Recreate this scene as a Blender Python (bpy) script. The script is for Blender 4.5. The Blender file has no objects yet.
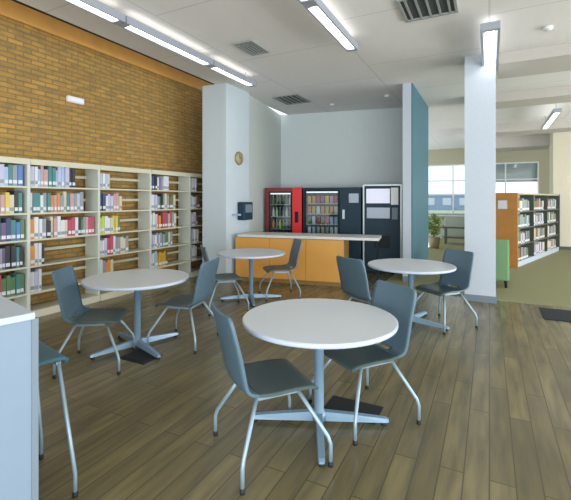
import bpy, bmesh, math, random
from mathutils import Vector, Matrix
C = bpy.context.scene.collection
SC = bpy.context.scene
PI = math.pi
EYE = 1.56
# ------------------------------------------------------------------ camera
cam_d = bpy.data.cameras.new('camera'); cam = bpy.data.objects.new('camera', cam_d); C.objects.link(cam)
cam.location = (0, 0, EYE); cam.rotation_euler = (PI/2, 0, 0)
cam_d.sensor_width = 36; cam_d.lens = 36*400/571; cam_d.shift_y = -50/571
cam_d.clip_end = 400
SC.camera = cam
# ------------------------------------------------------------------ world and exposure
w = bpy.data.worlds.new('world'); SC.world = w; w.use_nodes = True
bg = w.node_tree.nodes['Background']
bg.inputs[0].default_value = (0.88, 0.94, 1.0, 1); bg.inputs[1].default_value = 1.5
SC.view_settings.view_transform = 'Standard'; SC.view_settings.look = 'None'
SC.view_settings.gamma = 1; SC.view_settings.use_curve_mapping = False
SC.view_settings.exposure = 0.15
TUBE_POWER = 7.0
UP_POWER = 1.8
def fill_area(name, loc, target, sx, sy, power, col):
    l = bpy.data.lights.new(name, 'AREA'); l.shape = 'RECTANGLE'; l.size = sx; l.size_y = sy; l.energy = power; l.color = col
    o = bpy.data.objects.new(name, l); C.objects.link(o); o.location = loc
    o.rotation_euler = (Vector(target)-Vector(loc)).to_track_quat('-Z', 'Y').to_euler(); return o
# unseen area lights added behind the viewer and at right to brighten the room
fill_area('fill_rear', (0.5, -4.5, 1.3), (-0.5, 3.0, 3.6), 10, 2.4, 560, (0.95, 0.98, 1.0))
fill_area('fill_right', (11.0, 3.5, 1.2), (2.0, 7.5, 3.6), 10, 2.4, 640, (0.98, 0.98, 0.97))

# ------------------------------------------------------------------ materials
def mat(name, col, rough=0.5, metal=0.0, emit=None, estr=0, noise=0, nscale=8, bump=0, spec=0.5):
    m = bpy.data.materials.new(name); m.use_nodes = True
    nt = m.node_tree; b = nt.nodes['Principled BSDF']
    b.inputs['Base Color'].default_value = (*col, 1)
    b.inputs['Roughness'].default_value = rough; b.inputs['Metallic'].default_value = metal
    b.inputs['Specular IOR Level'].default_value = spec
    if emit:
        b.inputs['Emission Color'].default_value = (*emit, 1); b.inputs['Emission Strength'].default_value = estr
    tc = nt.nodes.new('ShaderNodeTexCoord'); n = nt.nodes.new('ShaderNodeTexNoise')
    n.inputs['Scale'].default_value = nscale; n.inputs['Detail'].default_value = 4
    nt.links.new(tc.outputs['Object'], n.inputs['Vector'])
    r = nt.nodes.new('ShaderNodeMixRGB'); r.blend_type = 'MIX'
    k = noise if noise else 0.03
    r.inputs[1].default_value = (*[max(0, c*(1-k)) for c in col], 1); r.inputs[2].default_value = (*[min(1, c*(1+k)) for c in col], 1)
    nt.links.new(n.outputs['Fac'], r.inputs[0]); nt.links.new(r.outputs[0], b.inputs['Base Color'])
    if bump:
        bp = nt.nodes.new('ShaderNodeBump'); bp.inputs['Strength'].default_value = bump; bp.inputs['Distance'].default_value = 0.01
        nt.links.new(n.outputs['Fac'], bp.inputs['Height']); nt.links.new(bp.outputs[0], b.inputs['Normal'])
    return m

def brick_mat(name, ang, cols, bw, bh, mortar, msize, rough, axis='xz', streak=0.0, bump=0.3, warp=0.0, spec=0.5):
    """cols: two brick colours and a third dark tint. axis picks the two object axes used."""
    m = bpy.data.materials.new(name); m.use_nodes = True
    nt = m.node_tree; L = nt.links; b = nt.nodes['Principled BSDF']; N = nt.nodes.new
    tc = N('ShaderNodeTexCoord'); sp = N('ShaderNodeSeparateXYZ'); cb = N('ShaderNodeCombineXYZ')
    L.new(tc.outputs['Object'], sp.inputs[0])
    L.new(sp.outputs[axis[0].upper()], cb.inputs[0]); L.new(sp.outputs[axis[1].upper()], cb.inputs[1])
    mp = N('ShaderNodeMapping'); mp.inputs['Rotation'].default_value = (0, 0, ang)
    L.new(cb.outputs[0], mp.inputs[0])
    br = N('ShaderNodeTexBrick'); L.new(mp.outputs[0], br.inputs['Vector'])
    br.inputs['Scale'].default_value = 1; br.inputs['Brick Width'].default_value = bw; br.inputs['Row Height'].default_value = bh
    br.inputs['Mortar Size'].default_value = msize; br.inputs['Mortar Smooth'].default_value = 0.2; br.inputs['Bias'].default_value = 0
    br.inputs['Color1'].default_value = (*cols[0], 1); br.inputs['Color2'].default_value = (*cols[1], 1)
    br.inputs['Mortar'].default_value = (*mortar, 1)
    br.offset = 0.5 if axis == 'xz' else 0.37
    # a second, coarser variation per brick and a streak along the length
    ns = N('ShaderNodeTexNoise'); ns.inputs['Detail'].default_value = 5
    mp2 = N('ShaderNodeMapping'); L.new(mp.outputs[0], mp2.inputs[0])
    mp2.inputs['Scale'].default_value = (1.2, 9, 1) if streak else (3, 8, 1)
    L.new(mp2.outputs[0], ns.inputs['Vector']); ns.inputs['Scale'].default_value = 1.6
    ramp = N('ShaderNodeValToRGB'); ramp.color_ramp.elements[0].position = 0.38; ramp.color_ramp.elements[1].position = 0.66
    L.new(ns.outputs['Fac'], ramp.inputs[0])
    mx = N('ShaderNodeMixRGB'); mx.blend_type = 'MIX'; mx.inputs[2].default_value = (*cols[2], 1)
    ml = N('ShaderNodeMath'); ml.operation = 'MULTIPLY'; ml.inputs[1].default_value = warp
    L.new(ramp.outputs[0], ml.inputs[0]); L.new(ml.outputs[0], mx.inputs[0]); L.new(br.outputs['Color'], mx.inputs[1])
    L.new(mx.outputs[0], b.inputs['Base Color'])
    b.inputs['Roughness'].default_value = rough; b.inputs['Specular IOR Level'].default_value = spec
    bp = N('ShaderNodeBump'); bp.inputs['Strength'].default_value = bump; bp.inputs['Distance'].default_value = 0.01; bp.invert = True
    L.new(br.outputs['Fac'], bp.inputs['Height']); L.new(bp.outputs[0], b.inputs['Normal'])
    return m

def glass_mat(name, col=(0.9, 0.95, 0.95), k=0.06):
    m = bpy.data.materials.new(name); m.use_nodes = True; nt = m.node_tree
    nt.nodes.clear(); o = nt.nodes.new('ShaderNodeOutputMaterial'); t = nt.nodes.new('ShaderNodeBsdfTransparent')
    g = nt.nodes.new('ShaderNodeBsdfGlossy'); g.inputs['Roughness'].default_value = 0.05
    mx = nt.nodes.new('ShaderNodeMixShader'); mx.inputs[0].default_value = k; t.inputs[0].default_value = (*col, 1)
    nt.links.new(t.outputs[0], mx.inputs[1]); nt.links.new(g.outputs[0], mx.inputs[2]); nt.links.new(mx.outputs[0], o.inputs[0])
    return m

A = math.radians(27)                     # the room's long axis against the view axis
M = {}
M['floor'] = brick_mat('wood_planks', math.radians(-63), [(0.235, 0.195, 0.095), (0.155, 0.130, 0.066), (0.09, 0.086, 0.052)], 1.25, 0.13, (0.085, 0.07, 0.036), 0.004, 0.27,
                       axis='xy', streak=1, bump=0.15, warp=0.7)
M['brick'] = brick_mat('tan_brick', 0, [(0.52, 0.30, 0.075), (0.38, 0.225, 0.065), (0.17, 0.14, 0.07)], 0.205, 0.068, (0.25, 0.19, 0.085), 0.010, 0.85,
                       axis='xz', bump=0.6, warp=0.55, spec=0.2)
M['white'] = mat('wall_white', (0.56, 0.65, 0.70), 0.6)
M['pillar'] = mat('pillar_white', (0.52, 0.59, 0.67), 0.55, noise=0.04, nscale=20, bump=0.1)
M['wall'] = mat('wall_pale_green', (0.60, 0.66, 0.62), 0.65)
M['backwall'] = mat('wall_pale_blue', (0.62, 0.69, 0.70), 0.65)
M['cream'] = mat('wall_cream', (0.66, 0.62, 0.49), 0.7)
M['olive'] = mat('wall_olive', (0.42, 0.40, 0.28), 0.7)
M['teal'] = mat('teal_paint', (0.065, 0.165, 0.21), 0.5, spec=0.25)
M['ceiling'] = brick_mat('ceiling_tile', math.radians(-63), [(0.80, 0.79, 0.77), (0.77, 0.76, 0.74), (0.74, 0.73, 0.71)], 1.8, 1.8, (0.62, 0.62, 0.61), 0.012, 0.8,
                         axis='xy', streak=1, bump=0.1, warp=0.3)
M['beam'] = mat('beam_grey', (0.52, 0.49, 0.45), 0.8)
M['dark'] = mat('gap_shade', (0.03, 0.035, 0.03), 0.8)  # near-black tone holds the shade of the gap above the trim
M['trimwood'] = mat('trim_wood', (0.70, 0.37, 0.09), 0.45, noise=0.15, nscale=5)
M['carpet'] = mat('olive_carpet', (0.26, 0.255, 0.125), 0.95, noise=0.25, nscale=60, bump=0.4)
M['base'] = mat('grey_base', (0.17, 0.22, 0.27), 0.6)
M['mat'] = mat('black_mat', (0.015, 0.02, 0.025), 0.9, noise=0.3, nscale=120)
M['shell'] = mat('chair_shell', (0.085, 0.15, 0.20), 0.45, noise=0.1, nscale=30)
M['seat_reflect'] = mat('chair_seat_reflect', (0.065, 0.10, 0.10), 0.4, noise=0.1, nscale=30)  # same shell, with the olive reflection on the seat put into its colour
M['metal'] = mat('painted_steel', (0.27, 0.38, 0.45), 0.35, 0.25)
M['bluesteel'] = mat('table_steel', (0.22, 0.35, 0.47), 0.35, 0.2)
M['rubber'] = mat('rubber', (0.012, 0.014, 0.016), 0.7)
M['laminate'] = mat('table_laminate', (0.62, 0.67, 0.71), 0.38, noise=0.03, nscale=3)
M['edge'] = mat('table_edge', (0.50, 0.58, 0.72), 0.4)
M['shelf'] = mat('shelf_cream', (0.58, 0.57, 0.43), 0.5)
M['upright'] = mat('shelf_upright', (0.56, 0.60, 0.53), 0.5)
M['counterwood'] = mat('counter_maple', (0.68, 0.34, 0.07), 0.4, noise=0.12, nscale=3)
M['countershade'] = mat('counter_end_shade', (0.30, 0.18, 0.05), 0.5)  # shade on the counter's end is put into this darker wood colour
M['countertop'] = mat('countertop', (0.66, 0.68, 0.66), 0.35)
M['endwood'] = mat('oak_end', (0.50, 0.22, 0.05), 0.45, noise=0.2, nscale=4)
M['kiosk'] = mat('kiosk_blue_white', (0.21, 0.285, 0.37), 0.45)
M['kiosktop'] = mat('kiosk_top', (0.46, 0.53, 0.62), 0.4)
M['navy'] = mat('machine_navy', (0.018, 0.045, 0.07), 0.5, spec=0.2)
M['black'] = mat('machine_black', (0.010, 0.016, 0.02), 0.5, spec=0.2)
M['red'] = mat('machine_red', (0.72, 0.015, 0.02), 0.35)
M['darkred'] = mat('machine_dark_red', (0.18, 0.02, 0.025), 0.4)
M['inside'] = mat('machine_inside', (0.02, 0.035, 0.03), 0.7)
M['silver'] = mat('silver', (0.45, 0.52, 0.54), 0.35, 0.3)
M['panel_white'] = mat('machine_panel', (0.66, 0.68, 0.80), 0.3, emit=(0.75, 0.78, 1), estr=0.25)
M['panel_blue'] = mat('machine_panel_blue', (0.34, 0.42, 0.54), 0.3)
M['green'] = mat('green_vinyl', (0.15, 0.30, 0.14), 0.6)
M['paper'] = mat('paper', (0.72, 0.76, 0.84), 0.7)
M['brass'] = mat('brass_clock', (0.34, 0.28, 0.12), 0.4, 0.3)
M['face'] = mat('clock_face', (0.42, 0.38, 0.24), 0.5)
M['plastic'] = mat('white_plastic', (0.78, 0.80, 0.80), 0.4)
M['fixture'] = mat('fixture_grey', (0.36, 0.39, 0.45), 0.4, 0.2)
M['tube'] = mat('lamp_tube', (1, 1, 1), 0.5, emit=(1.0, 0.97, 0.92), estr=TUBE_POWER)
M['uplight'] = mat('lamp_upper', (1, 1, 1), 0.5, emit=(1.0, 0.97, 0.92), estr=UP_POWER)
M['machlight'] = mat('machine_light', (1, 1, 1), 0.5, emit=(0.9, 1.0, 0.95), estr=0.9)
M['vent'] = mat('vent_grey', (0.30, 0.33, 0.32), 0.6)
M['ventdark'] = mat('vent_dark', (0.06, 0.07, 0.07), 0.7)
M['glass'] = glass_mat('window_glass'); M['mglass'] = glass_mat('machine_glass', (0.85, 0.9, 0.9), 0.05)
M['blind'] = mat('blind_grey', (0.42, 0.44, 0.44), 0.8)
M['lawn'] = mat('lawn', (0.42, 0.50, 0.33), 0.95, noise=0.2, nscale=2)
M['leaf'] = mat('leaf', (0.20, 0.27, 0.03), 0.6, noise=0.3, nscale=12)
M['pot'] = mat('pot', (0.40, 0.33, 0.20), 0.7)
M['farblue'] = mat('far_blue', (0.26, 0.33, 0.52), 0.6); M['farwin'] = mat('far_window', (0.6, 0.65, 0.75), 0.3)
M['darktable'] = mat('dark_table', (0.07, 0.08, 0.06), 0.5)
M['greycab'] = mat('grey_green_cabinet', (0.30, 0.34, 0.27), 0.6)
PAL = {}
for n_, c_ in dict(navy=(0.04, 0.07, 0.17), blue=(0.08, 0.20, 0.50), lightblue=(0.32, 0.48, 0.68), teal=(0.06, 0.22, 0.22), green=(0.10, 0.20, 0.09),
                   lime=(0.45, 0.62, 0.04), yellow=(0.62, 0.50, 0.08), orange=(0.66, 0.25, 0.05), red=(0.42, 0.06, 0.07), crimson=(0.46, 0.07, 0.12),
                   pink=(0.50, 0.31, 0.31), purple=(0.14, 0.09, 0.20), lavender=(0.48, 0.48, 0.64), white=(0.64, 0.68, 0.72), cream=(0.60, 0.55, 0.40),
                   grey=(0.26, 0.30, 0.32), brown=(0.22, 0.12, 0.05), black=(0.03, 0.035, 0.04), gold=(0.62, 0.36, 0.04)).items():
    PAL[n_] = mat('cover_' + n_, c_, 0.5, noise=0.12, nscale=25)

# ------------------------------------------------------------------ mesh helpers
class MB:
    def __init__(s): s.bm = bmesh.new(); s.mi = 0
    def box(s, x0, x1, y0, y1, z0, z1, bev=0, mi=None):
        r = bmesh.ops.create_cube(s.bm, size=1)
        T = Matrix.Translation(((x0+x1)/2, (y0+y1)/2, (z0+z1)/2)) @ Matrix.Diagonal((abs(x1-x0), abs(y1-y0), abs(z1-z0), 1))
        bmesh.ops.transform(s.bm, matrix=T, verts=r['verts'])
        fs = set(f for v in r['verts'] for f in v.link_faces)
        for f in fs: f.material_index = s.mi if mi is None else mi
        if bev:
            es = list(set(e for v in r['verts'] for e in v.link_edges))
            bmesh.ops.bevel(s.bm, geom=es, offset=bev, segments=2, profile=0.5, affect='EDGES')
        return s
    def tube(s, pts, r, n=10, caps=True):
        pts = [Vector(p) for p in pts]; rings = []
        rs = r if isinstance(r, (list, tuple)) else [r]*len(pts)
        prev = None
        for i, p in enumerate(pts):
            d = (pts[min(i+1, len(pts)-1)] - pts[max(i-1, 0)]).normalized()
            if prev is None:
                u = d.orthogonal().normalized()
            else:
                u = (prev - d*prev.dot(d)).normalized()
            prev = u; v = d.cross(u)
            rings.append([s.bm.verts.new(p + (u*math.cos(2*PI*k/n) + v*math.sin(2*PI*k/n))*rs[i]) for k in range(n)])
        for a, b in zip(rings, rings[1:]):
            for k in range(n):
                f = s.bm.faces.new((a[k], a[(k+1) % n], b[(k+1) % n], b[k])); f.smooth = True; f.material_index = s.mi
        if caps:
            for q in (rings[0][::-1], rings[-1]):
                f = s.bm.faces.new(q); f.material_index = s.mi
        return s
    def lathe(s, prof, n=48, cx=0, cy=0, smooth=True):
        rings = []
        for (r, z) in prof:
            rings.append([s.bm.verts.new((cx+max(r, 1e-4)*math.cos(2*PI*k/n), cy+max(r, 1e-4)*math.sin(2*PI*k/n), z)) for k in range(n)])
        for a, b in zip(rings, rings[1:]):
            for k in range(n):
                f = s.bm.faces.new((a[k], a[(k+1) % n], b[(k+1) % n], b[k])); f.smooth = smooth; f.material_index = s.mi
        for q in (rings[0][::-1], rings[-1]):
            f = s.bm.faces.new(q); f.material_index = s.mi
        return s
    def prism(s, poly, z0, z1):
        a = [s.bm.verts.new((x, y, z0)) for x, y in poly]; b = [s.bm.verts.new((x, y, z1)) for x, y in poly]
        n = len(poly)
        for k in range(n): s.bm.faces.new((a[k], a[(k+1) % n], b[(k+1) % n], b[k]))
        s.bm.faces.new(a[::-1]); s.bm.faces.new(b)
        return s
    def build(s, name, mats, parent=None, loc=None, rz=0):
        bmesh.ops.recalc_face_normals(s.bm, faces=s.bm.faces[:])
        me = bpy.data.meshes.new(name); s.bm.to_mesh(me); s.bm.free()
        for m in (mats if isinstance(mats, (list, tuple)) else [mats]): me.materials.append(m)
        o = bpy.data.objects.new(name, me); C.objects.link(o)
        if parent: o.parent = parent
        if loc is not None: o.location = loc
        o.rotation_euler = (0, 0, rz)
        return o

def tag(o, label, cat, group=None, kind=None):
    o['label'] = label; o['category'] = cat
    if group: o['group'] = group
    if kind: o['kind'] = kind
    return o
def struct(o): o['kind'] = 'structure'; return o
def thing(name, loc, rz, label, cat, group=None):
    o = bpy.data.objects.new(name, None); C.objects.link(o); o.location = loc; o.rotation_euler = (0, 0, rz)
    o.empty_display_size = 0.1
    return tag(o, label, cat, group)
def kids(o): return [c for c in bpy.data.objects if c.parent == o]
def copy_tree(o, parent=None):
    c = o.copy(); C.objects.link(c)
    if parent: c.parent = parent
    for ch in kids(o): copy_tree(ch, c)
    return c

# room frame along the brick wall: t runs along the wall away from the viewer, off runs from the shelf fronts towards the wall
RZ = math.radians(63); S0 = Vector((-2.87, 6.18, 0)); DT = Vector((math.cos(RZ), math.sin(RZ), 0)); DO = Vector((-math.sin(RZ), math.cos(RZ), 0))
def W(t, off, z=0): return S0 + DT*t + DO*off + Vector((0, 0, z))
CEIL = 3.79
def ceil_pt(px, py, z=CEIL):
    d = 400*(z-EYE)/(200-py); return Vector(((px-285.5)/400*d, d, z))

# ------------------------------------------------------------------ the shell
def W2(t, off): p = W(t, off); return (p.x, p.y)
# carpet starts along a line across the room through BL
BL = Vector((3.3, 6.2, 0)); DX = -DO                     # DX: across the room, to the right
def X(u, v, z=0): return BL + DX*u + DT*v + Vector((0, 0, z))    # u to the right, v away
m = MB(); m.prism([(X(u, v).x, X(u, v).y) for u, v in ((-6.5, -10.6), (9.5, -10.6), (9.5, 0), (-6.5, 0))], -0.1, 0); struct(m.build('floor', M['floor']))
m = MB(); m.prism([(X(u, v).x, X(u, v).y) for u, v in ((-1.9, 0), (9.5, 0), (9.5, 13), (-1.9, 13))], -0.1, 0.0); struct(m.build('floor_carpet', M['carpet']))
m = MB(); m.prism([(X(u, v).x, X(u, v).y) for u, v in ((-6.5, 0), (-1.9, 0), (-1.9, 6), (-6.5, 6))], -0.1, 0); struct(m.build('floor_alcove', M['floor']))
# ceiling: stops short of the brick wall
EO = -0.66
m = MB(); pl = [W2(-10, EO), W2(-10, EO-15), W2(16, EO-15), W2(16, EO)]
m.prism(pl, CEIL, CEIL+0.10); struct(m.build('ceiling', M['ceiling']))
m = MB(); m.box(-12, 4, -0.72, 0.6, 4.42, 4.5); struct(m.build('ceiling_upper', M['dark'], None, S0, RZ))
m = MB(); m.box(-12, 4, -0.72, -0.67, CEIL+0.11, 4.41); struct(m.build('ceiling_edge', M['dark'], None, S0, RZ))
m = MB(); m.box(-9, 3, -0.66, -0.63, 4.25, 4.32); struct(m.build('trim_6', mat('cove_fill', (1, 1, 1), 0.5, emit=(1, 0.93, 0.8), estr=4.5), None, S0, RZ))  # unseen glowing strip, added to brighten the wood trim
# brick wall, local x along the wall
m = MB(); m.box(-10, 3.4, 0.37, 0.6, 0, 4.0); struct(m.build('wall_left', M['brick'], None, S0, RZ))
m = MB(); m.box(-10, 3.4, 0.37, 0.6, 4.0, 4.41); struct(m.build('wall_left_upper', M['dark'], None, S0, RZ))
m = MB(); m.box(-10, 3.4, 0.325, 0.37, 3.99, 4.23, bev=0.006); struct(m.build('trim_1', M['trimwood'], None, S0, RZ))
# column beside the bookcase and the alcove walls
P0 = Vector((-1.63, 7.85, 0))
m = MB(); m.box(0, 0.82, -0.56, 0, 0, CEIL); struct(m.build('wall_column', M['white'], None, P0, RZ))
def wall_seg(name, a, b, th, mt, z0=0, z1=CEIL, side=1):
    a = Vector(a); b = Vector(b); d = b-a; L = d.length; rz = math.atan2(d.y, d.x)
    m = MB(); m.box(0, L, 0 if side > 0 else -th, th if side > 0 else 0, z0, z1)
    return struct(m.build(name, mt, None, (a.x, a.y, 0), rz))
CA, CB, CC = (-0.80, 8.36), (-0.118, 10.5), (3.36, 9.47)
wall_seg('wall_alcove_left', CA, CB, 0.2, M['wall'])
wall_seg('wall_back', CB, CC, 0.2, M['backwall'])
pw = W(3.3, 0.37); wall_seg('wall_filler', (pw.x, pw.y), (-0.95, 8.55), 0.1, M['white'])
WE = Vector((2.41, 7.6, 0))
m = MB(); m.box(0, 2.1, 0.02, 0.18, 0, CEIL); struct(m.build('wall_right', M['pillar'], None, WE, RZ))
m = MB(); m.box(0.0, 2.25, 0.0, 0.019, 0, CEIL); struct(m.build('wall_right_panel', M['teal'], None, WE, RZ))
m = MB(); m.box(-0.012, -0.001, 0.0, 0.18, 0, 0.1); struct(m.build('baseboard_right', M['base'], None, WE, RZ))
# square pillar in the middle of the room
PC = Vector((2.98, 6.13, 0))
m = MB(); m.box(0, 0.44, -0.215, 0.215, 0.0, CEIL); struct(m.build('wall_pillar', M['pillar'], None, PC, RZ))
m = MB(); m.box(-0.012, 0.452, -0.227, 0.227, 0, 0.1); struct(m.build('baseboard_pillar', M['base'], None, PC, RZ))
# downstand beams across the open area
for k, (v, wd, zb, u0) in enumerate(((-0.15, 0.85, 3.62, 0.0), (2.4, 0.7, 3.60, -0.6), (6.3, 0.8, 3.55, -0.6), (9.0, 1.2, 3.40, -0.6))):
    a = X(u0, v); m = MB(); m.box(0, 13, 0, wd, zb, CEIL-0.001); struct(m.build('trim_%d' % (k+2), M['beam'], None, a, RZ-PI/2))
# far window wall
FW = Vector((6.8, 17.6, 0)); RF = RZ-PI/2
m = MB(); H0, H1 = 0.95, 3.1
m.box(-6, 9, 0, 0.25, 0, H0).box(-6, 9, 0, 0.25, H1, CEIL)
wins = [(-5.4, -3.3), (-3.1, -0.85), (-0.7, 1.75), (1.95, 3.7), (5.9, 8.4)]
xs = [-6]+[v for ab in wins for v in ab]+[9]
for i in range(0, len(xs), 2): m.box(xs[i], xs[i+1], 0, 0.25, H0, H1)
struct(m.build('wall_far', M['olive'], None, FW, RF))
for i, (a, b) in enumerate(wins):
    m = MB(); e = 0.05
    m.box(a, b, 0.02, 0.12, H0, H0+e).box(a, b, 0.02, 0.12, H1-e, H1).box(a, a+e, 0.02, 0.12, H0+e, H1-e).box(b-e, b, 0.02, 0.12, H0+e, H1-e)
    mid = a+0.33*(b-a) if i == 3 else (a+b)/2
    m.box(mid-0.025, mid+0.025, 0.02, 0.12, H0+e, H1-e).box(a+e, b-e, 0.03, 0.11, 2.38, 2.43)
    f = struct(m.build('window_%d' % (i+1), M['plastic'], None, FW, RF))
    g = MB(); g.box(a+e, b-e, 0.06, 0.066, H0+e, H1-e); g.build('pane', M['glass'], f)
    if i == 3:
        g = MB(); g.box(a+e, b-e, 0.125, 0.14, 2.3, H1); g.build('blind', M['blind'], f)
# cream pillar on the far right
q = Vector((8.5, 12.7, 0)); m = MB(); m.box(0, 0.9, -0.9, 0, 0, CEIL); struct(m.build('wall_far_pillar', M['cream'], None, q, RZ))
m = MB(); m.box(-0.012, 0.9, -0.912, 0.012, 0, 0.1); struct(m.build('baseboard_far_pillar', M['darktable'], None, q, RZ))
# outside
m = MB(); m.box(-60, 80, 0.4, 120, -0.12, -0.02); struct(m.build('lawn_ground', M['lawn'], None, FW, RF))
t_ = thing('far_building', (25, 62, -0.02), RF, 'low blue-grey building seen far outside through the library windows', 'building')
m = MB(); m.box(-4, 4, 0, 5, 0, 2.3); m.build('walls', M['farblue'], t_)
m = MB(); m.box(-4.2, 4.2, -0.2, 5.2, 2.3, 2.55); m.build('roof', M['farwin'], t_)
for x in (-3, -0.6, 1.8):
    m = MB(); m.box(x, x+1.2, -0.05, -0.001, 0.8, 1.9); m.build('window', M['farwin'], t_)

# ------------------------------------------------------------------ ceiling fixtures
def linear_light(p_far, length, label, group, segs=1, z=3.64, hw=0.075):
    """p_far: far end on the axis; runs back towards the viewer along the room axis"""
    t = thing('linear_ceiling_light', (p_far.x, p_far.y, z), RZ, label, 'ceiling light', group)
    segs = segs if isinstance(segs, tuple) else (length/segs,)*segs
    length = sum(segs)
    for i in range(len(segs)):
        a, b = -sum(segs[:i+1]), -sum(segs[:i])
        h = MB(); h.box(a+0.01, b-0.01, -hw, hw, 0.03, 0.055)
        h.box(a+0.01, b-0.01, -hw, -hw*0.72, -0.035, 0.03).box(a+0.01, b-0.01, hw*0.72, hw, -0.035, 0.03)
        h.box(a+0.01, a+0.08, -hw*0.72, hw*0.72, -0.035, 0.03).box(b-0.08, b-0.01, -hw*0.72, hw*0.72, -0.035, 0.03)
        hh = h.build('housing', M['fixture'], t)
        d = MB(); d.box(a+0.081, b-0.081, -hw*0.42, hw*0.42, -0.02, 0.0); d.build('lamp_tube', M['tube'], t)
        d = MB(); d.box(a+0.081, b-0.081, -0.04, 0.04, 0.0555, 0.06); d.build('upper_tube', M['uplight'], t)
    for x in (-0.25, -length+0.25):
        c = MB(); c.tube([(x, 0, 0.055), (x, 0, CEIL-z)], 0.008, 8); c.build('hanger', M['fixture'], t)
    return t
G = 'linear lights hung under the ceiling'
fA = ceil_pt(253, 85, 3.64); linear_light(fA, 3.9, 'long three-section strip light running above beside the brick wall', G, (1.25, 1.65, 1.6))
fB = ceil_pt(353, 49, 3.64); linear_light(fB, 3.0, 'strip light hanging over the middle of the cafe tables', G, 2)
fC = ceil_pt(490, 67, 3.64); linear_light(fC, 1.65, 'short strip light hanging in front of the square white pillar', G, 1, hw=0.11)
fD = X(1.2, 5.8, 3.5); linear_light(fD, 2.4, 'strip light far back beyond the second ceiling beam', G, 1, 3.5)
fE = X(-0.5, 9.0, 3.5); linear_light(fE, 2.4, 'strip light in the distance near the far windows', G, 1, 3.5)
fF = X(4.4, 5.0, 3.55); linear_light(fF, 2.2, 'strip light over the far bookcase on the right', G, 1, 3.5)
def vent(p, w, d, label, mt=M['vent']):
    t = thing('ceiling_vent', (p.x, p.y, CEIL), RZ, label, 'ceiling vent', 'grilles in the ceiling')
    m = MB(); e = 0.03
    m.box(-w/2, w/2, -d/2, -d/2+e, -0.025, -0.001).box(-w/2, w/2, d/2-e, d/2, -0.025, -0.001).box(-w/2, -w/2+e, -d/2+e, d/2-e, -0.025, -0.001).box(w/2-e, w/2, -d/2+e, d/2-e, -0.025, -0.001)
    m.build('frame', mt, t)
    m = MB(); m.box(-w/2+e, w/2-e, -d/2+e, d/2-e, -0.006, -0.001); m.build('backing', M['ventdark'], t)
    for k in range(5):
        y = -d/2+e+(d-2*e)*(k+0.5)/5
        m = MB(); m.box(-w/2+e, w/2-e, y-0.012, y+0.012, -0.022, -0.010); m.build('slat', mt, t)
    return t
vent(ceil_pt(252, 47), 0.5, 0.3, 'small grey ceiling vent between the two nearer strip lights')
vent(ceil_pt(292, 99), 0.75, 0.6, 'square grey ceiling vent farthest back, before the vending alcove')
vent(ceil_pt(428, 5), 0.6, 0.6, 'square dark ceiling vent at the top edge, right of the middle strip light')
for (px, py, lb) in ((332, 104, 'small white smoke detector above the vending machines'), (387, 95, 'small white smoke detector near the white wall end'), (548, 27, 'small sprinkler head in the ceiling at upper right')):
    p = ceil_pt(px, py); m = MB(); m.lathe([(0.02, 0), (0.055, 0.0), (0.06, -0.02), (0.045, -0.04), (0.01, -0.045)], 20)
    tag(m.build('smoke_detector', M['plastic'], None, (p.x, p.y, CEIL-0.001)), lb, 'smoke detector')
# emergency light on the brick wall: pixel 72,101
p = W(-0.17, 0.335, 0); t = thing('wall_light', (p.x, p.y, 3.10), RZ, 'small white light unit fixed high on the tan brick wall', 'wall light')
m = MB(); m.box(-0.14, 0.14, -0.03, 0.034, -0.05, 0.05, bev=0.02); m.build('body', M['plastic'], t)
m = MB(); m.box(-0.11, 0.11, -0.045, -0.031, -0.03, 0.03, bev=0.006); m.build('lens', M['panel_white'], t)

# ------------------------------------------------------------------ the tall bookcase on the brick wall
BAY = [-2.12, -1.066, -0.010, 1.045, 2.10, 3.15]
LEV = [0.10, 0.34, 0.69, 1.04, 1.39, 1.74]; TOP = 2.10
bc = thing('library_bookcase', S0, RZ, 'long cream metal bookcase standing along the tan brick wall', 'bookcase')
for x in BAY:
    m = MB(); m.box(x-0.02, x+0.02, 0.0, 0.30, 0.0, TOP, bev=0.004); m.build('upright', M['upright'], bc)
for a, b in zip(BAY, BAY[1:]):
    a += 0.021; b -= 0.021
    for z in LEV[1:]:
        m = MB(); m.box(a, b, 0.0, 0.29, z-0.022, z); m.build('shelf', M['shelf'], bc)
    m = MB(); m.box(a, b, -0.02, 0.29, LEV[0]-0.02, LEV[0]).box(a, b, -0.015, 0.0, 0, LEV[0]-0.02); m.build('base_shelf', M['shelf'], bc)
    m = MB(); m.box(a, b, 0.0, 0.29, TOP-0.06, TOP-0.02).box(a, b, -0.004, 0.0, TOP-0.075, TOP); m.build('top_rail', M['shelf'], bc)
    for z in LEV:
        m = MB(); m.box(a, b, 0.27, 0.285, z+0.15, z+0.19); m.build('rear_rail', M['shelf'], bc)
ORD = ['', 'first', 'second', 'third', 'fourth', 'fifth', 'sixth', 'seventh', 'eighth', 'ninth', 'tenth', 'eleventh', 'twelfth', 'thirteenth', 'fourteenth', 'fifteenth',
       'sixteenth', 'seventeenth', 'eighteenth', 'nineteenth', 'twentieth', 'twenty-first', 'twenty-second', 'twenty-third', 'twenty-fourth', 'twenty-fifth',
       'twenty-sixth', 'twenty-seventh', 'twenty-eighth', 'twenty-ninth', 'thirtieth']
_bk = {}
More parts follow.
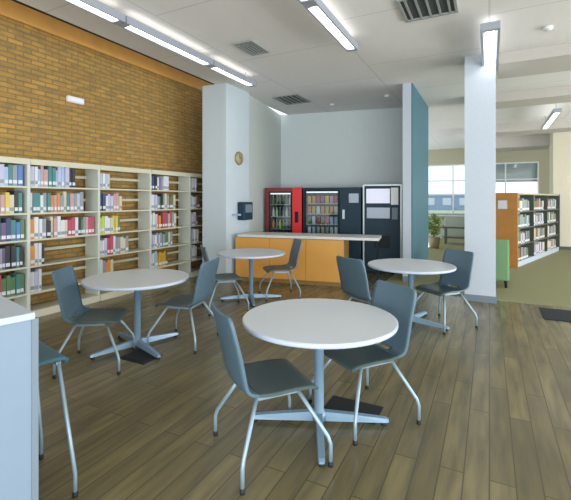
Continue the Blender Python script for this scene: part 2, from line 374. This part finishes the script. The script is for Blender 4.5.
def book(pos, rz, wdt, h, dep, col, label, group, name='book'):
    key = (col, wdt, h, dep)
    if key not in _bk:
        m = MB()                                   # cover wraps an inset page block; spine towards local -y
        m.box(0.001, wdt-0.001, 0, 0.008, 0, h).box(0.001, 0.004, 0.008, dep, 0, h).box(wdt-0.004, wdt-0.001, 0.008, dep, 0, h)
        m.box(0.004, wdt-0.004, 0.008, dep-0.006, 0.004, h-0.005, mi=1)
        if h > 0.22: m.box(0.004, wdt-0.004, -0.0015, 0, 0.03, 0.075, mi=2)
        _bk[key] = m.build(name, [PAL[col], PAL['cream'], PAL['white' if col not in ('white', 'cream', 'lavender') else 'grey']], None); o = _bk[key]
    else:
        o = _bk[key].copy(); C.objects.link(o)
    o.location = pos; o.rotation_euler = (0, 0, rz)
    return tag(o, label, 'book', group)
wd = {'W': 'white', 'L': 'lavender', 'B': 'blue', 'b': 'lightblue', 'N': 'navy', 'T': 'teal', 'G': 'green', 'Q': 'lime', 'Y': 'yellow', 'O': 'orange', 'R': 'red', 'C': 'crimson',
      'P': 'pink', 'U': 'purple', 'c': 'cream', 'g': 'grey', 'n': 'brown', 'K': 'black', 'A': 'gold'}
nice = {'lightblue': 'light blue', 'lime': 'lime green', 'gold': 'golden yellow'}
# rows from the top; '.' is a gap of one book
ROWS = [
 ['.......BbBBbNBLbTgBNG', '.......YcYYcUccPYcKT', '.......OYOBbNKTUNTBG', '.......OAOncYgUKKTKO', '.......bBbPPRnRGGGTG', ''],
 ['LWbPPTTbLbLKK', 'WTTWgTOPOgcTPgLg', 'OWWgKcPWWcCCWKGgPCCUL', 'OWWK', 'WLW', ''],
 ['LWbc', 'NNWLLPPc', 'QQWWcYYG', 'WWLCCWggccg', 'WgOOc', ''],
 ['NNKW..LWWW', 'WWLgGKgcgnGc', 'WWLOOKRRUPRgc', 'LLWgLggGGcg', 'WWbAAAAAn', ''],
 ['.WWW', '.WWLnn', '.WLWn', '.LWWcc', '.WWW', '']]
BAYN = ['leftmost bay of tall bookcase', 'second bay from left', 'middle bay of tall bookcase', 'fourth bay from left', 'rightmost bay beside white column']
ROWN = ['top', 'second', 'third', 'fourth', 'fifth', 'bottom']
rnd = random.Random(4)
WID = [0.038, 0.048, 0.058]; HGT = [0.235, 0.265, 0.29]
for bi, rows in enumerate(ROWS):
    for ri, row in enumerate(rows):
        x = BAY[bi]+0.03; z = LEV[5-ri]; n = 0
        for ch in row:
            wdt = WID[rnd.choice((0, 1, 1, 2))]; h = HGT[rnd.choice((0, 1, 1, 2))]; dep = 0.17
            if ch == '.': x += 0.047; continue
            if x+wdt > BAY[bi+1]-0.03: break
            n += 1; col = wd[ch]
            hn = {0.235: 'short ', 0.265: '', 0.29: 'tall '}[h]
            p = W(x, 0.02+0.01*rnd.choice((0, 1, 2)), z+0.0005)
            book(p, RZ, wdt, h, dep, col, '%s%s book, %s from left on %s shelf, %s' % (hn, nice.get(col, col), ORD[n], ROWN[ri], BAYN[bi]), 'books on the %s shelf of the tall bookcase' % ROWN[ri])
            x += wdt+0.002

# ------------------------------------------------------------------ round tables
def make_table():
    t = thing('round_table', (0, 0, 0), 0, '', 'table')
    R = 0.535
    m = MB(); m.lathe([(0.0, 0.708), (R-0.02, 0.708), (R-0.003, 0.713), (R, 0.72), (R, 0.736), (R-0.003, 0.7385)], 72); m.build('edge_band', M['edge'], t)
    m = MB(); m.lathe([(0.0, 0.739), (R-0.004, 0.739), (R-0.0042, 0.7405), (R-0.008, 0.742), (0.0, 0.742)], 72, smooth=False); m.build('tabletop', M['laminate'], t)
    m = MB(); m.lathe([(0.12, 0.707), (0.12, 0.69), (0.05, 0.675), (0.035, 0.66)], 24); m.build('mounting_plate', M['rubber'], t)
    m = MB(); m.lathe([(0.033, 0.66), (0.033, 0.09), (0.05, 0.085), (0.05, 0.03)], 24); m.build('column', M['bluesteel'], t)
    for k in range(4):
        a = k*PI/2; ca, sa = math.cos(a), math.sin(a); m = MB()
        # foot: a bar that tapers in height outwards
        prof = [(0.045, 0.028, 0.088, 0.026), (0.25, 0.026, 0.072, 0.025), (0.46, 0.024, 0.05, 0.022), (0.48, 0.026, 0.042, 0.016)]
        rings = []
        for (r, z0, z1, hw) in prof:
            rings.append([m.bm.verts.new((r*ca - s*sa, r*sa + s*ca, z)) for s, z in ((-hw, z0), (hw, z0), (hw*0.8, z1), (-hw*0.8, z1))])
        for q, p in zip(rings, rings[1:]):
            for j in range(4): m.bm.faces.new((q[j], q[(j+1) % 4], p[(j+1) % 4], p[j]))
        m.bm.faces.new(rings[0]); m.bm.faces.new(rings[-1][::-1])
        f = m.build('foot', M['bluesteel'], t)
        g = MB(); g.lathe([(0.018, 0.0), (0.02, 0.004), (0.014, 0.024)], 14, 0.45*ca, 0.45*sa); g.build('glide', M['rubber'], f)
    return t
tb = make_table()
TABLES = [(0.235, 2.80, -3, 'large white round table in front, nearest the viewer'),
          (-1.57, 4.24, 45, 'white round table beside the tall bookcase on the left'),
          (-0.54, 6.28, 10, 'white round table farthest back, before the wooden counter'),
          (1.59, 5.08, -42, 'white round table between the white wall end and square pillar')]
for i, (x, y, r, lb) in enumerate(TABLES):
    o = tb if i == 0 else copy_tree(tb)
    o.location = (x, y, 0); o.rotation_euler = (0, 0, math.radians(r)); o['label'] = lb; o['group'] = 'round cafe tables'

# ------------------------------------------------------------------ shell chairs (facing local +y)
def interp(t, keys):
    for (a, va), (b, vb) in zip(keys, keys[1:]):
        if t <= b:
            f = (t-a)/(b-a); return tuple(p+(q-p)*f for p, q in zip(va, vb))
    return keys[-1][1]
def catmull(pts, n):
    out = []
    P = [pts[0]]+pts+[pts[-1]]
    for i in range(1, len(P)-2):
        for k in range(n):
            t = k/n; a, b, c, d = P[i-1], P[i], P[i+1], P[i+2]
            out.append(tuple(0.5*((2*b[j]) + (-a[j]+c[j])*t + (2*a[j]-5*b[j]+4*c[j]-d[j])*t*t + (-a[j]+3*b[j]-3*c[j]+d[j])*t**3) for j in range(len(b))))
    out.append(pts[-1]); return out
def shell_mesh(prof, hole=None, nx=14, th=0.016, n=4):
    """prof rows: (y, z, halfwidth, wrap) ; wrap lifts the edges along the surface normal"""
    rows = catmull(prof, n); m = MB(); bm = m.bm; top = []; bot = []
    for i, (y, z, hw, wr) in enumerate(rows):
        a = rows[max(i-1, 0)]; b = rows[min(i+1, len(rows)-1)]
        d = Vector((0, b[0]-a[0], b[1]-a[1])).normalized(); nr = Vector((0, d.z, -d.y))
        tr = []; br = []
        for k in range(nx+1):
            s = -1+2*k/nx
            c = Vector((s*hw, y, z)) + nr*(wr*abs(s)**2.2)
            tr.append(bm.verts.new(c)); br.append(bm.verts.new(c - nr*th))
        top.append(tr); bot.append(br)
    R = len(rows)
    def inhole(i, k):
        return hole and hole[0] <= i < hole[1] and hole[2] <= k < nx-hole[2]
    for i in range(R-1):
        for k in range(nx):
            if inhole(i, k): continue
            f = bm.faces.new((top[i][k], top[i][k+1], top[i+1][k+1], top[i+1][k])); f.smooth = True
            f = bm.faces.new((bot[i][k], bot[i+1][k], bot[i+1][k+1], bot[i][k+1])); f.smooth = True
            for (di, dk, e) in ((-1, 0, ((i, k), (i, k+1))), (1, 0, ((i+1, k+1), (i+1, k))), (0, -1, ((i+1, k), (i, k))), (0, 1, ((i, k+1), (i+1, k+1)))):
                ii, kk = i+di, k+dk
                if ii < 0 or ii >= R-1 or kk < 0 or kk >= nx or inhole(ii, kk):
                    (a1, a2), (b1, b2) = e
                    bm.faces.new((top[b1][b2], top[a1][a2], bot[a1][a2], bot[b1][b2]))
    return m
def leg_mesh(sx, sy, H=0.43, fx=0.27, fy=0.25, bz=0.15):
    top = Vector((sx*0.15, sy*0.13-0.01, H)); bend = Vector((sx*fx, sy*fy, bz)); foot = Vector((sx*fx, sy*fy, 0.02))
    pts = [top, top.lerp(bend, 0.5), top.lerp(bend, 0.92), Vector((sx*fx, sy*fy, bz-0.02)), foot]
    m = MB(); m.tube(pts, [0.0125, 0.0125, 0.012, 0.012, 0.0115], 10); return m, foot
def make_chair(H=0.44, fx=0.29, fy=0.27, bz=0.15, name='shell_chair'):
    t = thing(name, (0, 0, 0), 0, '', 'chair')
    dz = H-0.44
    seat = [(0.235, 0.418+dz, 0.20, 0.0), (0.228, 0.436+dz, 0.215, 0.002), (0.18, 0.452+dz, 0.225, 0.006), (0.06, 0.452+dz, 0.23, 0.014), (-0.06, 0.446+dz, 0.232, 0.018), (-0.155, 0.450+dz, 0.228, 0.022)]
    shell_mesh(seat).build('seat', M['seat_reflect'], t)
    back = [(-0.1565, 0.4505+dz, 0.229, 0.022), (-0.205, 0.466+dz, 0.229, 0.024), (-0.235, 0.50+dz, 0.228, 0.026), (-0.250, 0.56+dz, 0.229, 0.026), (-0.272, 0.68+dz, 0.230, 0.024),
            (-0.300, 0.80+dz, 0.230, 0.022), (-0.320, 0.885+dz, 0.222, 0.02), (-0.325, 0.912+dz, 0.195, 0.018)]
    shell_mesh(back, hole=(2, 5, 5)).build('backrest', M['shell'], t)
    m = MB()
    m.box(-0.15, 0.15, 0.105, 0.13, 0.412+dz, 0.432+dz).box(-0.15, 0.15, -0.15, -0.125, 0.405+dz, 0.425+dz).box(-0.16, -0.14, -0.149, 0.129, 0.404+dz, 0.424+dz).box(0.14, 0.16, -0.149, 0.129, 0.404+dz, 0.424+dz)
    m.build('seat_frame', M['metal'], t)
    for sx in (-1, 1):
        for sy in (-1, 1):
            m, foot = leg_mesh(sx, sy, 0.42+dz, fx, fy, bz); l = m.build('leg', M['metal'], t)
            g = MB(); g.lathe([(0.015, 0.0), (0.016, 0.012), (0.014, 0.028)], 12, foot.x, foot.y); g.build('glide', M['rubber'], l)
    return t
ch = make_chair()
CHAIRS = [(-0.10, 2.50, 24, 'grey-blue shell chair left of the nearest table, seat facing right'),
          (0.56, 2.93, 206, 'grey-blue shell chair right of the nearest table, its legs fully visible'),
          (-1.80, 3.83, 8, 'grey shell chair pulled up left of the table by the bookcase'),
          (-1.11, 4.41, 166, 'grey shell chair right of the table by the bookcase'),
          (-0.87, 5.75, 20, 'grey chair left of the farthest table, partly hidden behind another chair'),
          (-0.10, 6.50, 194, 'grey chair right of the farthest table, before the wooden counter'),
          (0.98, 4.66, 32, 'grey-blue chair left of the table by the white wall end'),
          (1.96, 5.02, 206, 'grey chair in front of the square white pillar')]
for i, (x, y, a, lb) in enumerate(CHAIRS):
    o = ch if i == 0 else copy_tree(ch)
    o.location = (x, y, 0); o.rotation_euler = (0, 0, math.radians(a-90)); o['label'] = lb; o['group'] = 'shell chairs around the cafe tables'

# ------------------------------------------------------------------ kiosk end panel at the left edge and the stool behind it
KR = math.radians(140)                       # local x runs back-left; the stool stands under the open side y=0
t = thing('high_desk', (-1.09, 1.745, 0), KR, 'tall pale blue-white desk cut off by the left edge of the picture', 'desk')
m = MB(); m.box(0.012, 0.05, 0.012, 0.69, 0.0, 1.04); m.build('end_panel', M['kiosk'], t)
m = MB(); m.box(1.15, 1.19, 0.012, 0.69, 0.0, 1.04); m.build('end_panel', M['kiosk'], t)
m = MB(); m.box(0.051, 1.149, 0.65, 0.69, 0.1, 1.04); m.build('back_panel', M['kiosk'], t)
m = MB(); m.box(0, 1.2, 0, 0.70, 1.0405, 1.07, bev=0.004); m.build('top', M['kiosktop'], t)
m = MB(); m.box(0.008, 0.05, -0.014, 0.0115, 0.0, 1.04); m.build('corner_strip', M['base'], t)
M['stool'] = mat('stool_teal', (0.035, 0.12, 0.16), 0.45)
t = thing('high_stool', (-1.445, 2.075, 0), math.radians(-40), 'teal backless high stool mostly hidden behind the tall pale desk', 'stool')
shell_mesh([(0.215, 0.70, 0.20, 0), (0.22, 0.725, 0.215, 0.0), (0.17, 0.742, 0.22, 0.005), (0, 0.735, 0.22, 0.012), (-0.17, 0.742, 0.22, 0.005), (-0.22, 0.725, 0.215, 0), (-0.215, 0.70, 0.20, 0)]).build('seat', M['stool'], t)
m = MB(); m.box(-0.19, 0.19, 0.165, 0.19, 0.70, 0.715).box(-0.19, 0.19, -0.19, -0.165, 0.70, 0.715); m.build('seat_frame', M['metal'], t)
for sx in (-1, 1):
    for sy in (-1, 1):
        m = MB(); m.tube([(sx*0.18, sy*0.18, 0.71), (sx*0.24, sy*0.24, 0.12), (sx*0.24, sy*0.24, 0.02)], 0.011, 10); l = m.build('leg', M['metal'], t)
        g = MB(); g.lathe([(0.014, 0.0), (0.015, 0.012), (0.013, 0.028)], 12, sx*0.24, sy*0.24); g.build('glide', M['rubber'], l)

# flat black plates let into the floor under two tables
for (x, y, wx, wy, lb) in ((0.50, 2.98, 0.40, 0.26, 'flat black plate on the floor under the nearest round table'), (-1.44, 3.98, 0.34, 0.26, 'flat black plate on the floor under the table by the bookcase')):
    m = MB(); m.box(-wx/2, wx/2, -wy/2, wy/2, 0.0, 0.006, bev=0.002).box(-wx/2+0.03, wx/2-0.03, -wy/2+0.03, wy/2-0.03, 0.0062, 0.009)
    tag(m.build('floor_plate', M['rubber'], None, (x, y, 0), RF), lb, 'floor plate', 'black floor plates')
# ------------------------------------------------------------------ counter
CR = math.radians(-17)
t = thing('service_counter', (-1.0, 7.76, 0), CR, 'honey-coloured wooden counter with white top in front of the vending machines', 'counter')
m = MB(); m.box(0.10, 2.14, 0.0, 0.60, 0.08, 0.845).box(0.12, 2.10, 0.04, 0.58, 0.0, 0.08); m.build('body', M['countershade'], t)
for k in range(3):
    a = 0.04+k*0.70; m = MB(); m.box(a, a+0.694, -0.02, -0.001, 0.085, 0.84, bev=0.003); m.build('front_panel', M['counterwood'], t)
m = MB(); m.box(0.09, 2.75, -0.05, 0.62, 0.85, 0.90, bev=0.005); m.build('countertop', M['countertop'], t)
m = MB(); m.box(2.66, 2.70, 0.50, 0.58, 0.0, 0.849); m.build('support_leg', M['black'], t)

# ------------------------------------------------------------------ vending machines (local x right, -y towards viewer)
VR = math.radians(-16.5); VO = Vector((-0.46, 9.2, 0)); VX = Vector((math.cos(VR), math.sin(VR), 0)); VY = Vector((-VX.y, VX.x, 0))
def carcass(t, wd_, H, D, mt, win, door_mt, frame_t=0.03):
    """cabinet with a recessed compartment: win=(x0,x1,z0,z1)"""
    x0, x1, z0, z1 = win
    m = MB(); m.box(0, wd_, 0.40, D, 0.05, H).box(0, x0, 0.02, 0.40, 0.05, H).box(x1, wd_, 0.02, 0.40, 0.05, H).box(x0, x1, 0.02, 0.40, 0.05, z0).box(x0, x1, 0.02, 0.40, z1, H)
    m.build('cabinet', mt, t)
    m = MB(); m.box(x0, x1, 0.38, 0.399, z0, z1); m.build('compartment_lining', M['inside'], t)
    m = MB(); e = frame_t
    m.box(x0-e, x1+e, 0, 0.019, z1, z1+e).box(x0-e, x1+e, 0, 0.019, z0-e, z0).box(x0-e, x0, 0, 0.019, z0, z1).box(x1, x1+e, 0, 0.019, z0, z1)
    d = m.build('door_frame', door_mt, t)
    m = MB(); m.box(x0, x1, 0.006, 0.011, z0, z1); m.build('pane', M['mglass'], d)
    m = MB(); m.box(x0+0.001, x1-0.001, 0.025, 0.05, z1-0.03, z1-0.001); m.build('interior_lamp', M['machlight'], t)
    for sx in (0.05, wd_-0.05):
        for sy in (0.08, D-0.06):
            m = MB(); m.lathe([(0.02, 0), (0.02, 0.05)], 10, sx, sy); m.build('foot', M['black'], t)
# drinks machine
t = thing('drinks_vending_machine', VO, VR, 'red glass-front drinks vending machine, leftmost behind the counter', 'vending machine')
carcass(t, 0.855, 1.84, 0.78, M['darkred'], (0.11, 0.60, 0.62, 1.72), M['black'])
m = MB(); m.box(0.64, 0.853, 0.0, 0.019, 0.06, 1.83, bev=0.004); m.build('red_panel', M['red'], t)
m = MB(); m.box(0.0, 0.075, 0.0, 0.019, 0.06, 1.83, bev=0.004); m.build('side_panel', M['darkred'], t)
m = MB(); m.box(0.70, 0.78, -0.012, -0.001, 1.05, 1.30, bev=0.003); m.build('coin_panel', M['black'], t)
m = MB(); m.box(0.14, 0.57, 0.0, 0.019, 0.30, 0.50, bev=0.004); m.build('delivery_flap', M['black'], t)
dr_sh = [0.62, 0.90, 1.18, 1.46]
for z in dr_sh[1:]:
    m = MB(); m.box(0.111, 0.599, 0.05, 0.37, z-0.012, z); m.build('tray', M['silver'], t)
cols = [['green', 'green', 'lime', 'teal', 'green', 'black'], ['orange', 'green', 'lime', 'green', 'teal', 'brown'], ['white', 'cream', 'green', 'grey', 'white', 'teal'], ['green', 'brown', 'green', 'black', 'green', 'cream']]
_bt = {}
for ri, z in enumerate(dr_sh):
    for k in range(6):
        c = cols[ri][k]; p = VO + VX*(0.155+k*0.08) + VY*0.12 + Vector((0, 0, z+0.001))
        if c not in _bt:
            m = MB(); m.lathe([(0.028, 0), (0.031, 0.01), (0.031, 0.10), (0.029, 0.13), (0.013, 0.175), (0.012, 0.19)], 14); m.mi = 1; m.lathe([(0.014, 0.19), (0.014, 0.205)], 12)
            _bt[c] = m.build('drink_bottle', [PAL[c], PAL['white']]); o = _bt[c]
        else:
            o = _bt[c].copy(); C.objects.link(o)
        o.location = p
        tag(o, '%s bottle, %s from left, %s row of red drinks machine' % (nice.get(c, c), ORD[k+1], ['bottom', 'third', 'second', 'top'][ri]), 'bottle', 'bottles in the drinks machine')
# snack machine
sp_ = VO + VX*0.89
t = thing('snack_vending_machine', sp_, VR, 'wide dark navy snack vending machine between the red and the tall one', 'vending machine')
carcass(t, 1.28, 1.835, 0.80, M['navy'], (0.07, 0.78, 0.55, 1.75), M['black'], 0.04)
m = MB(); m.box(0.825, 1.278, 0.0, 0.019, 0.06, 1.83, bev=0.004); m.build('control_panel', M['navy'], t)
m = MB(); m.box(1.02, 1.23, -0.01, -0.001, 1.50, 1.70, bev=0.002); m.build('display', M['panel_blue'], t)
m = MB(); m.box(0.88, 0.93, -0.012, -0.001, 1.15, 1.35, bev=0.002); m.build('keypad', M['silver'], t)
m = MB(); m.box(0.10, 0.75, 0.0, 0.019, 0.22, 0.42, bev=0.004); m.build('delivery_flap', M['black'], t)
sn_sh = [0.57, 0.79, 1.02, 1.25, 1.48]
for z in sn_sh:
    m = MB(); m.box(0.071, 0.779, 0.05, 0.37, z-0.012, z); m.build('tray', M['silver'], t)
scol = [['white', 'grey', 'cream', 'white', 'grey', 'lavender', 'white'], ['white', 'lightblue', 'grey', 'pink', 'grey', 'lavender', 'white'], ['green', 'white', 'red', 'brown', 'crimson', 'lavender', 'lightblue'],
        ['orange', 'gold', 'white', 'orange', 'gold', 'orange', 'cream'], ['yellow', 'orange', 'red', 'crimson', 'yellow', 'pink', 'red']]
_sn = {}
for ri, z in enumerate(sn_sh):
    for k in range(7):
        c = scol[ri][k]; p = sp_ + VX*(0.12+k*0.101) + VY*0.10 + Vector((0, 0, z+0.001))
        if c not in _sn:
            m = MB(); n_ = 10        # pillow packet: puffed middle, crimped top and bottom
            rings = []
            for z_, dx, dy in ((0, 0.038, 0.003), (0.012, 0.040, 0.004), (0.05, 0.040, 0.022), (0.09, 0.041, 0.024), (0.13, 0.040, 0.018), (0.158, 0.039, 0.004), (0.17, 0.038, 0.003)):
                rings.append([m.bm.verts.new((dx*math.copysign(abs(math.cos(a))**0.5, math.cos(a)), dy*math.sin(a), z_)) for a in [2*PI*j/n_+0.1 for j in range(n_)]])
            for a_, b_ in zip(rings, rings[1:]):
                for j in range(n_): m.bm.faces.new((a_[j], a_[(j+1) % n_], b_[(j+1) % n_], b_[j])).smooth = True
            m.bm.faces.new(rings[0][::-1]); m.bm.faces.new(rings[-1])
            _sn[c] = m.build('snack_packet', PAL[c]); o = _sn[c]
        else:
            o = _sn[c].copy(); C.objects.link(o)
        o.location = p; o.rotation_euler = (0, 0, VR)
        tag(o, '%s snack packet, %s from left, %s row of snack machine' % (nice.get(c, c), ORD[k+1], ['bottom', 'fourth', 'third', 'second', 'top'][ri]), 'snack packet', 'packets in the snack machine')
# tall machine
t = thing('coffee_vending_machine', VO + VX*2.21, VR, 'tall dark vending machine with pale lit panels, beside the white wall end', 'vending machine')
m = MB(); m.box(0, 0.80, 0.02, 0.80, 0.04, 1.89, bev=0.006); m.build('cabinet', M['navy'], t)
m = MB(); m.box(0.0, 0.03, -0.005, 0.019, 0.05, 1.89).box(0.77, 0.80, -0.005, 0.019, 0.05, 1.89).box(0.03, 0.77, -0.005, 0.019, 1.86, 1.89); m.build('door_frame', M['silver'], t)
m = MB(); m.box(0.07, 0.56, -0.004, 0.019, 1.49, 1.80, bev=0.003); m.build('upper_panel', M['panel_white'], t)
m = MB(); m.box(0.58, 0.73, -0.004, 0.019, 1.46, 1.82, bev=0.003); m.build('price_panel', M['plastic'], t)
m = MB(); m.box(0.08, 0.56, -0.004, 0.019, 1.17, 1.40, bev=0.003); m.build('lower_panel', M['panel_blue'], t)
m = MB(); m.box(0.60, 0.72, -0.006, 0.019, 1.15, 1.40, bev=0.003); m.build('coin_panel', M['base'], t)
m = MB(); m.box(0.25, 0.55, -0.004, 0.019, 0.55, 0.80, bev=0.003); m.build('dispensing_hatch', M['black'], t)
m = MB(); m.box(0.02, 0.78, 0.05, 0.75, 0.0, 0.04); m.build('plinth', M['black'], t)

# clock and dispenser on the column's right-hand face (local -y of the column = towards the right)
p = P0 + DT*0.42 - DO*0.56
t = thing('wall_clock', (p.x, p.y, 2.39), RZ, 'small round brass-rimmed wall clock on the side of the white column', 'clock')
def disc(prof, n=32):
    m = MB(); m.lathe(prof, n); bmesh.ops.rotate(m.bm, verts=m.bm.verts, cent=(0, 0, 0), matrix=Matrix.Rotation(PI/2, 3, 'X')); return m
disc([(0.13, 0.002), (0.135, 0.02), (0.125, 0.04), (0.115, 0.042), (0.112, 0.03)]).build('rim', M['brass'], t)
disc([(0.0, 0.012), (0.111, 0.0301), (0.1105, 0.033), (0.0, 0.034)]).build('face', M['face'], t)
m = MB(); m.box(-0.004, 0.004, -0.041, -0.036, -0.01, 0.08).box(-0.01, 0.055, -0.041, -0.036, -0.004, 0.004); m.build('hands', M['black'], t)
p = P0 + DT*0.55 - DO*0.56
t = thing('wall_dispenser', (p.x, p.y, 1.33), RZ, 'dark dispenser box mounted on the white column above the counter end', 'dispenser')
m = MB(); m.box(-0.17, 0.17, -0.16, -0.002, -0.17, 0.19, bev=0.02); m.build('body', M['navy'], t)
m = MB(); m.box(-0.12, 0.12, -0.168, -0.161, -0.02, 0.14, bev=0.002); m.build('front_window', M['base'], t)
m = MB(); m.box(-0.36, -0.175, -0.10, -0.002, -0.08, -0.04, bev=0.005); m.build('side_bracket', M['panel_blue'], t)

# ------------------------------------------------------------------ far right bookcase
BR = math.radians(45); BP = Vector((5.36, 9.25, 0)); BXv = Vector((math.cos(BR), math.sin(BR), 0)); BYv = Vector((-BXv.y, BXv.x, 0))
t = thing('double_sided_bookcase', BP, BR, 'low dark bookcase with an oak end panel beyond the white pillar', 'bookcase')
LN = 4.3
m = MB(); m.box(-0.04, 0.0, -0.02, 0.66, 0.0, 1.73, bev=0.004); m.build('end_panel', M['endwood'], t)
m = MB(); m.box(LN, LN+0.04, -0.02, 0.66, 0.0, 1.73, bev=0.004); m.build('end_panel', M['darktable'], t)
m = MB(); m.box(0.001, LN-0.001, 0.31, 0.33, 0.12, 1.69); m.build('centre_panel', M['olive'], t)
m = MB(); m.box(0.001, LN-0.001, 0, 0.64, 1.69, 1.73); m.build('top_board', M['olive'], t)
m = MB(); m.box(0.001, LN-0.001, 0.0, 0.64, 0.0, 0.12); m.build('kick_base', M['kiosktop'], t)
for x in (1.43, 2.86):
    m = MB(); m.box(x-0.012, x+0.012, 0.0, 0.309, 0.121, 1.689); m.build('divider', M['darktable'], t)
rl = [0.12, 0.51, 0.90, 1.29]
for z in rl[1:]:
    m = MB(); m.box(0.001, LN-0.001, 0.0, 0.309, z-0.025, z); m.build('shelf', M['darktable'], t)
m = MB(); m.box(-0.046, -0.041, 0.20, 0.40, 1.35, 1.55); m.build('paper_notice', M['paper'], t)
rc = ['white', 'cream', 'grey', 'lavender', 'black', 'teal', 'cream', 'grey', 'brown', 'grey', 'green', 'brown']
for ri, z in enumerate(rl):
    for bi in range(3):
        x = 0.02+bi*1.43+(0.0); k = 0; end = (bi+1)*1.43-0.12-rnd.random()*0.25
        while True:
            wdt = rnd.choice((0.09, 0.11, 0.13)); 
            if x+wdt > end: break
            k += 1; c = rnd.choice(rc); h = rnd.choice((0.25, 0.28, 0.31))
            p = BP+BXv*x+BYv*0.02+Vector((0, 0, z+0.0005))
            book(p, BR, wdt, h, 0.2, c, 'thick %s book, %s from left, %s shelf, %s section of the far bookcase' % (c, ORD[k], ['bottom', 'third', 'second', 'top'][ri], ['near', 'middle', 'far'][bi]), 'thick books on the far bookcase')
            x += wdt+0.006

# green armchair behind the pillar
t = thing('green_armchair', (3.78, 7.5, 0), math.radians(-27), 'green upholstered armchair standing behind the square white pillar', 'armchair')
m = MB(); m.box(-0.28, 0.28, -0.26, 0.26, 0.12, 0.42, bev=0.03); m.build('seat', M['green'], t)
m = MB(); m.box(-0.35, 0.35, -0.34, -0.262, 0.12, 0.86, bev=0.03); m.build('backrest', M['green'], t)
for s in (-1, 1):
    m = MB(); a, b = sorted((s*0.282, s*0.35)); m.box(a, b, -0.26, 0.30, 0.12, 0.62, bev=0.02); m.build('armrest', M['green'], t)
    for y in (-0.29, 0.24):
        m = MB(); m.lathe([(0.02, 0), (0.026, 0.12)], 12, s*0.30, y); m.build('leg', M['black'], t)

# door mat on the right
p = Vector((3.66, 5.78, 0)); m = MB(); m.box(0, 1.5, -0.62, 0, 0.0, 0.012, bev=0.004)
tag(m.build('door_mat', M['mat'], None, p, RF), 'black floor mat lying at the right edge, in front of the carpet', 'mat')

# plant, dark table and cabinet in the distance between the teal wall and the pillar
t = thing('potted_plant', (4.83, 13.0, 0), 0, 'yellow-green bushy potted plant in the distance beside the teal wall', 'plant')
m = MB(); m.lathe([(0.14, 0), (0.2, 0.35), (0.21, 0.36), (0.19, 0.36), (0.17, 0.33)], 20); m.build('pot', M['pot'], t)
m = MB(); rr = random.Random(3)
for k in range(260):
    a = rr.random()*2*PI; e = rr.random()*PI-PI/2; r = 0.32*rr.random()**0.4
    c = Vector((r*math.cos(a)*math.cos(e), r*math.sin(a)*math.cos(e), 0.72+0.34*r/0.32*math.sin(e)))
    d = Vector((rr.uniform(-1, 1), rr.uniform(-1, 1), rr.uniform(-0.3, 1))).normalized(); s_ = d.orthogonal().normalized(); L_ = 0.13
    n3 = d.cross(s_)*0.01
    vs = [m.bm.verts.new(c), m.bm.verts.new(c+d*L_*0.5+s_*0.03+n3), m.bm.verts.new(c+d*L_), m.bm.verts.new(c+d*L_*0.5-s_*0.03+n3)]
    m.bm.faces.new(vs)
for k in range(7):
    a = k*0.9; m.tube([(0, 0, 0.33), (0.1*math.cos(a), 0.1*math.sin(a), 0.6), (0.18*math.cos(a), 0.18*math.sin(a), 0.85)], 0.006, 5)
m.build('foliage', M['leaf'], t)
t = thing('low_dark_table', (6.1, 14.2, 0), RF, 'low dark table in the distance left of the white pillar', 'table')
m = MB(); m.box(-0.42, 0.42, -0.3, 0.3, 0.56, 0.62, bev=0.004); m.build('tabletop', M['darktable'], t)
m = MB(); m.box(-0.36, 0.36, -0.26, 0.26, 0.22, 0.26); m.build('lower_shelf', M['darktable'], t)
for x in (-0.38, 0.38):
    for y in (-0.26, 0.26):
        m = MB(); m.box(x-0.02, x+0.02, y-0.02, y+0.02, 0, 0.559); m.build('leg', M['darktable'], t)
t = thing('low_cabinet', (6.15, 16.9, 0), RF, 'low grey-green cabinet under the far windows', 'cabinet')
m = MB(); m.box(-1.2, 1.6, 0, 0.4, 0.05, 0.88).box(-1.15, 1.55, 0.04, 0.38, 0, 0.05); m.build('body', M['greycab'], t)
m = MB(); m.box(-1.22, 1.62, -0.02, 0.42, 0.881, 0.91); m.build('top', M['kiosktop'], t)
for k in range(3):
    a = -1.19+k*0.925; m = MB(); m.box(a, a+0.915, -0.016, -0.001, 0.08, 0.86); d = m.build('door', M['greycab'], t)
    m = MB(); m.box(a+0.8, a+0.82, -0.03, -0.017, 0.5, 0.65); m.build('handle', M['silver'], d)
